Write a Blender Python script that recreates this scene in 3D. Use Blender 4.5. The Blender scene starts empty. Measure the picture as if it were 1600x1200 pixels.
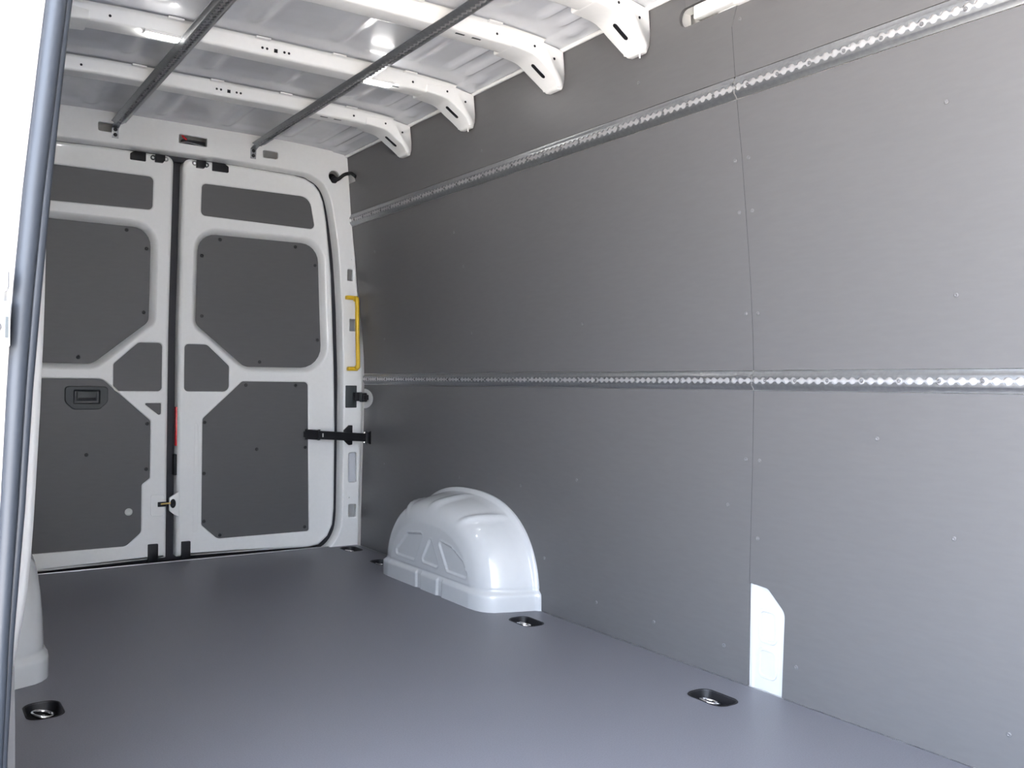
import bpy, bmesh, math, random
from mathutils import Vector, Matrix
from mathutils.geometry import tessellate_polygon

S = bpy.context.scene
C = S.collection
random.seed(7)

# ------------------------------------------------------------------ camera
CAM_LENS_PX = 1426.38
YAW, PITCH, ROLL = math.radians(33.992), math.radians(0.019), math.radians(0.639)
CAM_LOC = Vector((-1.0509, -4.2883, 0.8210))
fw = Vector((math.sin(YAW) * math.cos(PITCH), math.cos(YAW) * math.cos(PITCH), math.sin(PITCH)))
r0 = Vector((math.cos(YAW), -math.sin(YAW), 0))
u0 = r0.cross(fw)
rt = math.cos(ROLL) * r0 + math.sin(ROLL) * u0
up = -math.sin(ROLL) * r0 + math.cos(ROLL) * u0
cd = bpy.data.cameras.new('camera')
cd.sensor_fit = 'HORIZONTAL'
cd.sensor_width = 36.0
cd.lens = CAM_LENS_PX / 1600 * 36.0
cd.clip_start = 0.02
cam = bpy.data.objects.new('camera', cd)
C.objects.link(cam)
m = Matrix((rt, up, -fw)).transposed().to_4x4()
m.translation = CAM_LOC
cam.matrix_world = m
S.camera = cam

# ------------------------------------------------------------------ world, sun, exposure
W = bpy.data.worlds.new('overcast_sky')
S.world = W
W.use_nodes = True
bg = W.node_tree.nodes['Background']
bg.inputs['Color'].default_value = (0.79, 0.895, 1.085, 1)
bg.inputs['Strength'].default_value = 2.4
sd = bpy.data.lights.new('sun', 'SUN')
sd.energy = 12.0
sd.angle = math.radians(3)
sd.color = (1.0, 0.92, 0.82)
sun = bpy.data.objects.new('sun', sd)
C.objects.link(sun)
sun.rotation_euler = Vector((-0.16, 0.45, -0.88)).to_track_quat('-Z', 'Y').to_euler()
vs = S.view_settings
vs.view_transform = 'Standard'
vs.look = 'None'
vs.gamma = 1.0
vs.use_curve_mapping = False
vs.exposure = 2.80


# ------------------------------------------------------------------ materials
def mat(name, col, rough=0.5, metal=0.0, spec=0.5, coat=0.0, emit=None):
    mt = bpy.data.materials.new(name)
    mt.use_nodes = True
    b = mt.node_tree.nodes['Principled BSDF']
    b.inputs['Base Color'].default_value = (*col, 1)
    b.inputs['Roughness'].default_value = rough
    b.inputs['Metallic'].default_value = metal
    b.inputs['Specular IOR Level'].default_value = spec
    b.inputs['Coat Weight'].default_value = coat
    b.inputs['Coat Roughness'].default_value = 0.08
    if emit:
        b.inputs['Emission Color'].default_value = (*emit[:3], 1)
        b.inputs['Emission Strength'].default_value = emit[3]
    return mt


def grain(mt, scale, amount, bump=0.0, stretch=(1, 1, 1), detail=4, rough_var=0.0):
    """procedural colour grain and fine relief in object space"""
    nt = mt.node_tree
    b = nt.nodes['Principled BSDF']
    col = b.inputs['Base Color'].default_value[:]
    tc = nt.nodes.new('ShaderNodeTexCoord')
    mp = nt.nodes.new('ShaderNodeMapping')
    mp.inputs['Scale'].default_value = stretch
    nz = nt.nodes.new('ShaderNodeTexNoise')
    nz.inputs['Scale'].default_value = scale
    nz.inputs['Detail'].default_value = detail
    nt.links.new(tc.outputs['Object'], mp.inputs['Vector'])
    nt.links.new(mp.outputs['Vector'], nz.inputs['Vector'])
    cr = nt.nodes.new('ShaderNodeValToRGB')
    cr.color_ramp.elements[0].position = 0.3
    cr.color_ramp.elements[1].position = 0.7
    cr.color_ramp.elements[0].color = tuple(c * (1 - amount) for c in col[:3]) + (1,)
    cr.color_ramp.elements[1].color = tuple(min(1, c * (1 + amount)) for c in col[:3]) + (1,)
    nt.links.new(nz.outputs['Fac'], cr.inputs['Fac'])
    nt.links.new(cr.outputs['Color'], b.inputs['Base Color'])
    if bump:
        bp = nt.nodes.new('ShaderNodeBump')
        bp.inputs['Strength'].default_value = bump
        bp.inputs['Distance'].default_value = 0.002
        nt.links.new(nz.outputs['Fac'], bp.inputs['Height'])
        nt.links.new(bp.outputs['Normal'], b.inputs['Normal'])
    if rough_var:
        mr = nt.nodes.new('ShaderNodeMapRange')
        r = b.inputs['Roughness'].default_value
        mr.inputs['To Min'].default_value = r - rough_var
        mr.inputs['To Max'].default_value = r + rough_var
        nt.links.new(nz.outputs['Fac'], mr.inputs['Value'])
        nt.links.new(mr.outputs['Result'], b.inputs['Roughness'])
    return mt


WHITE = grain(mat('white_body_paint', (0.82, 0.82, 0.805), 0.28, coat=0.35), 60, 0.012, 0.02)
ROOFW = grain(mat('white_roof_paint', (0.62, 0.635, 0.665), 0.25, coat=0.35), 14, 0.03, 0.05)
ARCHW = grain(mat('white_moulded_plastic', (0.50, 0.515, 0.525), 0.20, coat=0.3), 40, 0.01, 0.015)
PANEL = grain(mat('grey_laminate', (0.104, 0.103, 0.105), 0.42, spec=0.4), 90, 0.03, 0.012, (0.2, 0.2, 1.0))
FLOOR = grain(mat('grey_grip_floor', (0.158, 0.159, 0.186), 0.48), 300, 0.12, 0.06, rough_var=0.05)
ZINC = grain(mat('galvanised_steel', (0.33, 0.34, 0.35), 0.40, metal=0.9), 90, 0.08, 0.03)
BRIGHT = grain(mat('bright_zinc', (0.55, 0.55, 0.56), 0.38, metal=0.5), 120, 0.05, 0.03)
BLACK = grain(mat('black_plastic', (0.010, 0.010, 0.012), 0.5, spec=0.3), 200, 0.15, 0.05)
DARKP = grain(mat('dark_grey_plastic', (0.035, 0.042, 0.045), 0.45), 200, 0.1, 0.05)
RUBBER = grain(mat('black_rubber', (0.010, 0.010, 0.016), 0.55), 120, 0.15, 0.05)
SEALM = grain(mat('blue_grey_seal_rubber', (0.020, 0.024, 0.031), 0.45, spec=0.35), 80, 0.10, 0.04, (1, 1, 0.1))
YELLOW = grain(mat('yellow_powder_coat', (0.72, 0.46, 0.015), 0.38), 150, 0.06, 0.05)
RED = grain(mat('red_reflector', (0.85, 0.02, 0.03), 0.25, coat=0.5), 200, 0.1, 0.05)
CHROME = grain(mat('chrome', (0.85, 0.85, 0.86), 0.12, metal=1.0), 50, 0.02)
BRASS = grain(mat('brass', (0.65, 0.48, 0.18), 0.3, metal=1.0), 80, 0.05)
SCREW = grain(mat('grey_screw_head', (0.125, 0.125, 0.13), 0.45), 200, 0.1)
DSCREW = grain(mat('black_screw_head', (0.015, 0.015, 0.017), 0.4), 200, 0.1)
LED = mat('led_diffuser', (0.9, 0.9, 0.9), 0.4, emit=(1.0, 0.98, 0.95, 20.0))
GROUND = grain(mat('concrete_yard', (0.46, 0.42, 0.37), 0.85), 6, 0.12, 0.3, detail=8)
CREAM = grain(mat('pale_plug', (0.62, 0.63, 0.60), 0.4), 100, 0.03)


# ------------------------------------------------------------------ helpers
def prop(o, label=None, cat=None, group=None, kind=None):
    if label: o['label'] = label
    if cat: o['category'] = cat
    if group: o['group'] = group
    if kind: o['kind'] = kind
    return o


def empty(name, loc=(0, 0, 0), parent=None):
    o = bpy.data.objects.new(name, None)
    o.empty_display_size = 0.05
    C.objects.link(o)
    o.location = loc
    if parent: o.parent = parent
    return o


def finish(name, bm, mt, parent=None, smooth=35, recalc=True):
    bmesh.ops.remove_doubles(bm, verts=bm.verts, dist=1e-6)
    if recalc:
        bmesh.ops.recalc_face_normals(bm, faces=bm.faces)
    me = bpy.data.meshes.new(name)
    if smooth:
        for f in bm.faces: f.smooth = True
        for e in bm.edges:
            if len(e.link_faces) == 2 and e.calc_face_angle(0) > math.radians(smooth): e.smooth = False
    bm.to_mesh(me)
    bm.free()
    me.materials.append(mt)
    o = bpy.data.objects.new(name, me)
    C.objects.link(o)
    if parent:
        o.parent = parent
        o.matrix_parent_inverse = Matrix.Translation(-parent_world(parent))
    return o


def parent_world(p):
    v = Vector((0, 0, 0))
    while p:
        v = v + p.location
        if p.parent:
            v = v + p.matrix_parent_inverse.translation
        p = p.parent
    return v


def copy_obj(o, parent, offset):
    c = o.copy()
    C.objects.link(c)
    c.parent = parent
    c.matrix_parent_inverse = Matrix.Translation(-parent_world(parent)) if parent else Matrix()
    c.location = Vector(offset)
    return c


def rp(pts, seg=5):
    """rounded polygon: pts (x, y[, r])"""
    out = []
    n = len(pts)
    for i in range(n):
        p = Vector(pts[i][:2]); r = pts[i][2] if len(pts[i]) > 2 else 0
        if r <= 0:
            out.append((p.x, p.y)); continue
        a = Vector(pts[i - 1][:2]) - p; b = Vector(pts[(i + 1) % n][:2]) - p
        la, lb = a.length, b.length
        a.normalize(); b.normalize()
        ang = math.acos(max(-1, min(1, a.dot(b))))
        t = min(r / math.tan(ang / 2), 0.49 * la, 0.49 * lb)
        r = t * math.tan(ang / 2)
        cdir = (a + b).normalized()
        cen = p + cdir * (r / math.sin(ang / 2))
        s = p + a * t - cen; e = p + b * t - cen
        a0 = math.atan2(s.y, s.x); a1 = math.atan2(e.y, e.x)
        d = (a1 - a0 + math.pi) % (2 * math.pi) - math.pi
        for k in range(seg + 1):
            th = a0 + d * k / seg
            out.append((cen.x + r * math.cos(th), cen.y + r * math.sin(th)))
    return out


def area(p):
    return 0.5 * sum(p[i - 1][0] * p[i][1] - p[i][0] * p[i - 1][1] for i in range(len(p)))


def ccw(p):
    return p if area(p) > 0 else p[::-1]


def offs(p, d):
    """offset a CCW polygon outwards by d"""
    if abs(d) < 1e-9: return list(p)
    out = []
    n = len(p)
    for i in range(n):
        a = Vector(p[i - 1]); b = Vector(p[i]); c = Vector(p[(i + 1) % n])
        e1 = (b - a); e2 = (c - b)
        if e1.length < 1e-9 or e2.length < 1e-9:
            e = e1 if e1.length > e2.length else e2
            e.normalize(); nn = Vector((e.y, -e.x)); k = 1
        else:
            e1.normalize(); e2.normalize()
            n1 = Vector((e1.y, -e1.x)); n2 = Vector((e2.y, -e2.x))
            nn = (n1 + n2)
            if nn.length < 1e-6: nn = n1
            nn.normalize()
            k = min(2.0, 1 / max(0.3, nn.dot(n1)))
        out.append((b.x + nn.x * d * k, b.y + nn.y * d * k))
    return out


def edge_rings(r, T):
    return [(0, 0), (0.5 * r, 0.13 * r), (0.87 * r, 0.5 * r), (r, r), (r, T)]


def sheet(name, outer, holes, fmap, mt, parent, ro, rh=None, cuts_v=(), cuts_u=(), back=True, smooth=35):
    """flat sheet with holes in (u, v), depth d away from the viewer, mapped by fmap(u, v, d).
    ro: rings [(offset away from material, depth)] of the outer edge, rh: list of such lists per hole"""
    bm = bmesh.new()
    outer = ccw(outer)
    holes = [ccw(h) for h in holes]
    if rh is None: rh = [ro] * len(holes)
    loops = []

    def mk(poly, d):
        return [bm.verts.new((x, y, d)) for x, y in poly]
    first = []
    last = []
    for poly, rings, sg in [(outer, ro, 1)] + [(h, r, -1) for h, r in zip(holes, rh)]:
        prev = None
        for k, (o, d) in enumerate(rings):
            q = offs(poly, sg * o)
            vs_ = mk(q, d)
            if prev is None: first.append(vs_)
            else:
                n = len(vs_)
                for i in range(n):
                    j = (i + 1) % n
                    try: bm.faces.new((prev[i], prev[j], vs_[j], vs_[i]))
                    except ValueError: pass
            prev = vs_
        last.append(prev)
    for lp in ([first, last] if back else [first]):
        flat = [v for l in lp for v in l]
        tris = tessellate_polygon([[Vector((v.co.x, v.co.y, 0)) for v in l] for l in lp])
        for t in tris:
            try: bm.faces.new([flat[i] for i in t])
            except ValueError: pass
    bmesh.ops.recalc_face_normals(bm, faces=bm.faces)
    for v in cuts_v:
        bmesh.ops.bisect_plane(bm, geom=bm.verts[:] + bm.edges[:] + bm.faces[:], plane_co=(0, v, 0), plane_no=(0, 1, 0))
    for u in cuts_u:
        bmesh.ops.bisect_plane(bm, geom=bm.verts[:] + bm.edges[:] + bm.faces[:], plane_co=(u, 0, 0), plane_no=(1, 0, 0))
    for e in bm.edges:      # the flat front keeps its own normals beside the rounded edge
        fl = [all(abs(v.co.z) < 1e-7 for v in f.verts) for f in e.link_faces]
        if len(fl) == 2 and fl[0] != fl[1]: e.smooth = False
    for v in bm.verts:
        v.co = Vector(fmap(v.co.x, v.co.y, v.co.z))
    return finish(name, bm, mt, parent, smooth)


def box(name, lo, hi, mt, parent=None, bev=0.0, seg=2):
    bm = bmesh.new()
    bmesh.ops.create_cube(bm, size=1)
    for v in bm.verts:
        v.co = Vector([(lo[i] + hi[i]) / 2 + v.co[i] * (hi[i] - lo[i]) for i in range(3)])
    if bev:
        bmesh.ops.bevel(bm, geom=bm.edges[:], offset=bev, segments=seg, profile=0.5, affect='EDGES')
    return finish(name, bm, mt, parent)


def tube(name, pts, rad, mt, parent=None, sides=10, flat=1.0):
    """tube along pts; rad number or list; flat squashes across the second axis"""
    bm = bmesh.new()
    pts = [Vector(p) for p in pts]
    rings = []
    n = len(pts)
    ref = None
    for i, p in enumerate(pts):
        d = (pts[min(i + 1, n - 1)] - pts[max(i - 1, 0)]).normalized()
        if ref is None:
            ref = Vector((0, 0, 1)) if abs(d.z) < 0.9 else Vector((0, 1, 0))
        s = d.cross(ref).normalized(); t = s.cross(d).normalized()
        ref = t
        r = rad[i] if isinstance(rad, (list, tuple)) else rad
        rings.append([bm.verts.new(p + r * (math.cos(a) * s + flat * math.sin(a) * t))
                      for a in [2 * math.pi * k / sides for k in range(sides)]])
    for a, b in zip(rings, rings[1:]):
        for k in range(sides):
            bm.faces.new((a[k], a[(k + 1) % sides], b[(k + 1) % sides], b[k]))
    bm.faces.new(rings[0][::-1]); bm.faces.new(rings[-1])
    return finish(name, bm, mt, parent, 50)


def smooth_path(pts, n=6):
    """Catmull-Rom through pts"""
    P = [Vector(p) for p in pts]
    P = [P[0] * 2 - P[1]] + P + [P[-1] * 2 - P[-2]]
    out = []
    for i in range(1, len(P) - 2):
        for k in range(n):
            t = k / n
            a, b, c, d = P[i - 1], P[i], P[i + 1], P[i + 2]
            out.append(0.5 * ((2 * b) + (c - a) * t + (2 * a - 5 * b + 4 * c - d) * t * t + (3 * b - a - 3 * c + d) * t ** 3))
    out.append(P[-2])
    return out


def prism(name, poly, axis, a, b, mt, parent=None, bev=0.0):
    """polygon extruded along axis between a and b; poly gives the two other axes in order"""
    bm = bmesh.new()

    def P(q, h):
        return {'x': (h, q[0], q[1]), 'y': (q[0], h, q[1]), 'z': (q[0], q[1], h)}[axis]
    A = [bm.verts.new(P(q, a)) for q in poly]; B = [bm.verts.new(P(q, b)) for q in poly]
    n = len(poly)
    bm.faces.new(A); bm.faces.new(B[::-1])
    for i in range(n): bm.faces.new((A[i], A[(i + 1) % n], B[(i + 1) % n], B[i]))
    bmesh.ops.recalc_face_normals(bm, faces=bm.faces)
    if bev:
        ed = [e for e in bm.edges if len(e.link_faces) == 2 and e.calc_face_angle(0) > 0.6]
        bmesh.ops.bevel(bm, geom=ed, offset=bev, segments=2, profile=0.5, affect='EDGES')
    return finish(name, bm, mt, parent)


def disc_mesh(name, r, h, mt, sides=10):
    """low domed screw head along +z of its own"""
    bm = bmesh.new()
    prof = [(r, 0), (r, h * 0.4), (r * 0.75, h * 0.85), (r * 0.35, h), (r * 0.3, h * 0.5)]
    rings = [[bm.verts.new((q * math.cos(2 * math.pi * k / sides), q * math.sin(2 * math.pi * k / sides), z)) for k in range(sides)] for q, z in prof]
    for a, b in zip(rings, rings[1:]):
        for k in range(sides):
            bm.faces.new((a[k], a[(k + 1) % sides], b[(k + 1) % sides], b[k]))
    bm.faces.new(rings[-1])
    me = bpy.data.meshes.new(name)
    bm.to_mesh(me); bm.free()
    for f in me.polygons: f.use_smooth = True
    me.materials.append(mt)
    return me


def put_mesh(name, me, parent, loc, normal):
    o = bpy.data.objects.new(name, me)
    C.objects.link(o)
    o.parent = parent
    o.matrix_parent_inverse = Matrix.Translation(-parent_world(parent))
    o.rotation_euler = Vector(normal).to_track_quat('Z', 'Y').to_euler()
    o.location = loc
    return o


def interp(tab, x):
    if x <= tab[0][0]: return tab[0][1]
    for (a, fa), (b, fb) in zip(tab, tab[1:]):
        if x <= b: return fa + (fb - fa) * (x - a) / (b - a)
    return tab[-1][1]


# ------------------------------------------------------------------ the van's lines
WALL = [(-0.1, .894), (0, .896), (.28, .898), (.6, .905), (.82, .907), (.95, .902), (1.1, .890), (1.2, .879), (1.3, .867),
        (1.45, .849), (1.55, .834), (1.65, .820), (1.8, .803), (1.95, .785), (2.05, .775)]


def xw(z): return interp(WALL, z)


ZCUT = [.3, .6, .82, .95, 1.03, 1.1, 1.16, 1.22, 1.3, 1.38, 1.45, 1.5, 1.55, 1.6, 1.65, 1.72, 1.8, 1.88]


def wall_map(u, v, d): return (xw(v) + d, u, v)


def lean(z):
    t = max(0.0, z - 1.0)
    return 0.078 * t * t / (t + 0.10) if t > 0 else 0.0


def rear_map(y0): return lambda u, v, d: (u, y0 - lean(v) + d, v)


def zr(x): return 1.968 - 0.024 * (x / 0.785) ** 4


SEAM = -2.576
FRONT = -4.42

# ------------------------------------------------------------------ outside: ground
gr = box('ground', (-30, -30, -0.72), (30, 30, -0.62), GROUND)
prop(gr, kind='structure')

# ------------------------------------------------------------------ floor with the recesses of the tie-downs
EYES = [(0.765, -1.700, 90), (0.742, -2.592, 90), (-0.741, -1.768, 90), (0.800, -0.500, 90), (0.815, -0.120, 90)]
EYE_L, EYE_W = 0.130, 0.080


def eye_poly(e, grow=0.0):
    x, y, a = e
    a = math.radians(a)
    L, Wd = EYE_L / 2 + grow, EYE_W / 2 + grow
    q = rp([(-L, -Wd, Wd * .75), (L, -Wd, Wd * .75), (L, Wd, Wd * .75), (-L, Wd, Wd * .75)], 6)
    return [(x + u * math.cos(a) - v * math.sin(a), y + u * math.sin(a) + v * math.cos(a)) for u, v in q]


floor = sheet('floor', [(-0.8945, FRONT), (0.8945, FRONT), (0.8945, 0), (-0.8945, 0)], [eye_poly(e) for e in EYES],
              lambda u, v, d: (u, v, -d), FLOOR, None, edge_rings(0.001, 0.03), back=False)
prop(floor, kind='structure')
st = box('edge_strip', (-0.80, -0.006, -0.03), (0.80, 0.004, 0.0025), BRIGHT, floor, 0.001)
prop(st, 'thin bright metal strip along the rear edge of the floor')
box('under_floor', (-1.0, FRONT, -0.12), (1.0, 0.0, -0.075), WHITE, floor)
box('sill_step', (-1.02, 0.0045, -0.13), (1.02, 0.14, -0.050), BLACK, floor)

# ------------------------------------------------------------------ right wall: body sheet, six boards, screws
wr = empty('wall_right', (0.9, -2.2, 0))
prop(wr, kind='structure')
body = [(-0.02, -0.1), (-0.02, 1.99), (FRONT, 1.99), (FRONT, -0.1)]
sheet('body_sheet', body, [rp([(-2.37, 1.83), (-2.52, 1.83), (-2.52, 1.90), (-2.37, 1.90)])], lambda u, v, d: (xw(v) + 0.014 + d, u, v), WHITE, wr, [(0, 0), (0, 0.05)], cuts_v=ZCUT)
LOW0, LOW1 = 0.813, 0.865
UP0, UP1 = 1.600, 1.657
G = 0.0012
R0, F0 = -0.052, FRONT + 0.01
PR = edge_rings(0.0004, 0.011)
semi = [(-0.052 - 0.105 * math.sin(t), 0.741 + 0.050 * math.cos(t)) for t in [math.pi * k / 14 for k in range(15)]]
plate = [(SEAM - G, 0.0), (SEAM - G, 0.284), (-2.640, 0.279, 0.02), (-2.698, 0.225, 0.03), (-2.692, 0.0)]
arch_cut = [(-0.66, 0.001)] + [(-1.105 + 0.445 * math.cos(t), 0.001 + 0.352 * math.sin(t) ** .9) for t in [math.pi * k / 20 for k in range(1, 20)]] + [(-1.55, 0.001)]
boards = {
    'rear low': [(R0, 0.001), (R0, 0.690)] + [(a, b) for a, b in semi[::-1]] + [(R0, LOW0 - .002), (SEAM + G, LOW0 - .002), (SEAM + G, 0.001)] + arch_cut[::-1],
    'front low': [(SEAM - G, 0.284), (SEAM - G, LOW0 - .002), (F0, LOW0 - .002), (F0, 0.001), (-2.692, 0.001)] + [q for q in rp([(-2.692, 0.001), (-2.698, 0.225, 0.03), (-2.640, 0.279, 0.02), (SEAM - G, 0.284)])[1:-1]],
    'rear mid': [(R0, LOW1 + .002), (R0, UP0 - .002), (SEAM + G, UP0 - .002), (SEAM + G, LOW1 + .002)],
    'front mid': [(SEAM - G, LOW1 + .002), (SEAM - G, UP0 - .002), (F0, UP0 - .002), (F0, LOW1 + .002)],
    'rear top': [(R0, UP1 + .002), (R0, 1.806), (-0.150, 1.806), (-0.135, 1.852), (R0, 1.852), (R0, 1.935), (-2.412, 1.935), (-2.412, 1.893)]
                + [(-2.412 + .0265 * math.sin(t), 1.8665 + .0265 * math.cos(t)) for t in [math.pi * k / 12 for k in range(1, 13)]]
                + [(-2.597, 1.838), (SEAM + G, 1.79), (SEAM + G, UP1 + .002)],
    'front top': [(SEAM - G, UP1 + .002), (SEAM - G, 1.79), (-2.600, 1.837), (F0, 1.837), (F0, UP1 + .002)],
}
blabel = {'rear low': 'grey lower board behind the wheel arch', 'front low': 'grey lower board with the cut-out over the white sheet',
          'rear mid': 'grey middle board between the rails, towards the rear doors', 'front mid': 'grey middle board between the rails, right of the seam',
          'rear top': 'grey top board under the roof, towards the rear doors', 'front top': 'grey top board right of the seam'}
BO = {}
for k, poly in boards.items():
    b = sheet('wall_board', poly, [], wall_map, PANEL, wr, PR, cuts_v=ZCUT)
    b['label'] = blabel[k]
    BO[k] = b
# strip of board above the slot
top = sheet('wall_board', [(-2.413, 1.893), (-2.413, 1.935), (F0, 1.935), (F0, 1.893)], [], wall_map, PANEL, wr, PR)
top['label'] = 'narrow grey strip above the slot under the roof'
scr = disc_mesh('screw', 0.0058, 0.002, SCREW)
for k, pts in {
    'rear low': [(-1.92, .095), (-2.20, .092), (-2.488, .090), (-1.01, .430), (-1.80, .492), (-2.492, .487), (-1.622, .194), (-0.10, .19), (-0.30, .43), (-1.46, .44), (-2.553, .62), (-0.1, .43)],
    'front low': [(-2.602, .62), (-2.602, .408), (-3.157, .489), (-2.738, .093), (-3.285, .096), (-3.75, .49), (-3.75, .095), (-2.96, .70)],
    'rear mid': [(-1.03, 1.445), (-1.08, 1.300), (-1.105, 1.028), (-2.552, 1.440), (-2.554, 1.300), (-2.556, 1.024), (-0.30, 1.03), (-0.28, 1.45), (-1.83, 1.03)],
    'front mid': [(-2.599, 1.440), (-2.600, 1.298), (-2.598, 1.022), (-3.16, 1.03), (-3.16, 1.45), (-3.75, 1.03)],
    'rear top': [(-1.30, 1.72), (-2.2, 1.74)], 'front top': [(-2.606, 1.80), (-3.2, 1.74)]}.items():
    for (y, z) in pts:
        put_mesh('screw', scr, BO[k], (xw(z) - 0.0005, y, z), (-1, 0, -0.11 if z > 1 else 0))
sheet('outer_side', [(.13, -.12), (.13, 2.07), (FRONT - .05, 2.07), (FRONT - .05, -.12)], [], lambda u, v, d: (xw(v) + 0.10 + d, u, v), WHITE, wr, [(0, 0), (0, .01)], cuts_v=ZCUT)
for z0, z1 in ((.285, LOW0 - .003), (LOW1 + .003, UP0 - .003), (UP1 + .003, 1.79)):  # black strip set in the open board seam to paint the gap's shade
    sheet('seam_shade', [(SEAM - G, z0), (SEAM + G, z0), (SEAM + G, z1), (SEAM - G, z1)], [], lambda u, v, d: (xw(v) + .0006 + d, u, v), RUBBER, wr, [(0, 0), (0, .010)], cuts_v=ZCUT)
# white pressed sheet seen in the low cut-out
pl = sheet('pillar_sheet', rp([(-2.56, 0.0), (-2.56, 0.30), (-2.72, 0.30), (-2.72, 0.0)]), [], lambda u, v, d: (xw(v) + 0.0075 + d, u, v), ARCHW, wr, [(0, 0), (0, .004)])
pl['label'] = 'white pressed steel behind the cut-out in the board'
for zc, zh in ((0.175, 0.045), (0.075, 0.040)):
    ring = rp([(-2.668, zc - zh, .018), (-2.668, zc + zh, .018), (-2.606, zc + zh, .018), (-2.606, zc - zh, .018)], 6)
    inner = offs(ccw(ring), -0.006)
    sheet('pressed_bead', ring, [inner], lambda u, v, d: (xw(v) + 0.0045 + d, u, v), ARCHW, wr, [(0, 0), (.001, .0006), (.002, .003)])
box('pressed_edge', (xw(.1) + .0035, -2.592, 0.0), (xw(.1) + .009, -2.586, 0.28), WHITE, wr, .0015)
# white roof rail seen in the slot
rr_ = box('roof_rail', (xw(1.865) - 0.006, -3.3, 1.848), (xw(1.865) + 0.03, -2.445, 1.888), WHITE, wr, 0.006)
rr_['label'] = 'white body rail inside the slot under the roof'
box('rail_clip', (xw(1.85) - 0.016, -2.66, 1.836), (xw(1.85) + 0.01, -2.60, 1.875), WHITE, wr, 0.005)

# ------------------------------------------------------------------ rear portal (header, posts)
OPEN = [(-0.60, -0.042), (0.60, -0.042)]
half = [(0.70, -0.036), (0.775, -0.005), (0.822, 0.05), (0.842, 0.13), (0.845, 0.30), (0.845, 0.81), (0.838, 1.00), (0.828, 1.18), (0.808, 1.38), (0.792, 1.50),
        (0.768, 1.63), (0.748, 1.715), (0.725, 1.775), (0.692, 1.815), (0.645, 1.838), (0.585, 1.851)]
OPEN = [(-x, z) for x, z in half[::-1]][::1]
OPEN = [(x, z) for x, z in half] + [(0.3, 1.858), (0, 1.860), (-0.3, 1.858)] + [(-x, z) for x, z in half[::-1]]
OPEN = [(math.copysign((abs(x) + 1.05) * .984 - 1.05, x), .82 + (z - .82) * (.984 if z > .3 else 1.0)) if z > 0.0 else (x * .965, z) for x, z in OPEN]
OPEN = [(o[0], o[1]) for o in smooth_path([(x, z, 0) for x, z in OPEN], 3)]
outer = [(-xw(z), z) for z in (1.93, 1.8, 1.65, 1.55, 1.45, 1.3, 1.2, 1.1, .95, .82, .6, .28, 0, -0.1)]
outer = outer + [(-x, z) for x, z in outer[::-1]] + [(x, zr(x)) for x in (.76, .7, .6, .5, .4, .3, .2, .1, 0, -.1, -.2, -.3, -.4, -.5, -.6, -.7, -.76)]


def rrect(x0, x1, z0, z1, r, tilt=0.0, seg=4):
    return rp([(x0, z0 - tilt, r), (x1, z0 + tilt, r), (x1, z1 + tilt, r), (x0, z1 - tilt, r)], seg)


def circ(x, z, r, n=20):
    return [(x + r * math.cos(2 * math.pi * k / n), z + r * math.sin(2 * math.pi * k / n)) for k in range(n)]


hl = [rrect(-.352, -.272, 1.880, 1.922, .012), rrect(-.020, .108, 1.878, 1.922, .008), rrect(.361, .439, 1.870, 1.910, .012),
      circ(.722, 1.833, .030), rrect(.812, .846, 1.328, 1.390, .007), rrect(.834, .870, 1.077, 1.142, .006),
      rrect(.838, .887, .315, .470, .012), rrect(.841, .887, .138, .208, .009), circ(.846, .240, .005, 8), circ(.832, 1.436, .004, 8)]
smallr = [(0, 0), (.0015, .0005), (.003, .003), (.003, .012)]
wall_rear = empty('wall_rear', (0, 0, 0))
prop(wall_rear, kind='structure')
pf = sheet('portal_frame', outer, [OPEN] + hl, rear_map(-0.018), WHITE, wall_rear, [(0, 0), (0, .03)],
           [[(0, 0), (.002, .0006), (.0045, .003), (.006, .008), (.008, .045), (.008, .075)]] + [smallr] * len(hl),
           cuts_v=[1.0, 1.08, 1.16, 1.25, 1.35, 1.45, 1.55, 1.65, 1.75, 1.85], back=False)
prop(pf, 'white steel portal around the rear doors')
bo = offs(ccw(OPEN), -0.004)
bi = offs(ccw(OPEN), -0.030)
sl = sheet('door_seal', bo, [bi], rear_map(0.055), RUBBER, wall_rear, [(0, 0), (0, .02)], cuts_v=[1.0, 1.1, 1.2, 1.35, 1.5, 1.65, 1.8])
sl['label'] = 'black rubber seal around the rear doors'
# closed outer skin behind
sk = sheet('outer_skin', [(-1.02, -.13), (1.02, -.13), (1.02, 2.10), (-1.02, 2.10)], [], rear_map(0.135), WHITE, wall_rear, [(0, 0), (0, .01)], cuts_v=[1.0, 1.2, 1.4, 1.6, 1.8])
sheet('dark_backing', [(-.80, -.1), (.80, -.1), (.80, 1.86), (-.80, 1.86)], [], rear_map(0.105), RUBBER, wall_rear, [(0, 0), (0, .01)], cuts_v=[1.0, 1.2, 1.4, 1.6])
# things sitting in the header openings
bx = box('lamp_socket', (0.0, -0.062, 1.880), (0.104, -0.035, 1.906), BLACK, wall_rear, .004)
bx['label'] = 'black lamp socket inside the centre header opening'
tube('wire', smooth_path([(-0.012, -0.06, 1.885), (.02, -.064, 1.892), (.06, -.064, 1.889), (.10, -.063, 1.884)]), .003, CHROME, wall_rear, 6)
w2 = tube('wire', smooth_path([(0.002, -0.055, 1.925), (.008, -.063, 1.912), (.02, -.060, 1.905)]), .005, RED, wall_rear, 6)
w2['label'] = 'short red wire'
for x0, x1, z0, z1 in ((.829, .880, .315, .470),):
    q = box('inner_sheet', (x0 - .01, 0.02, z0 - .01), (x1 + .02, 0.03, z1 + .01), ROOFW, wall_rear)

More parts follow.
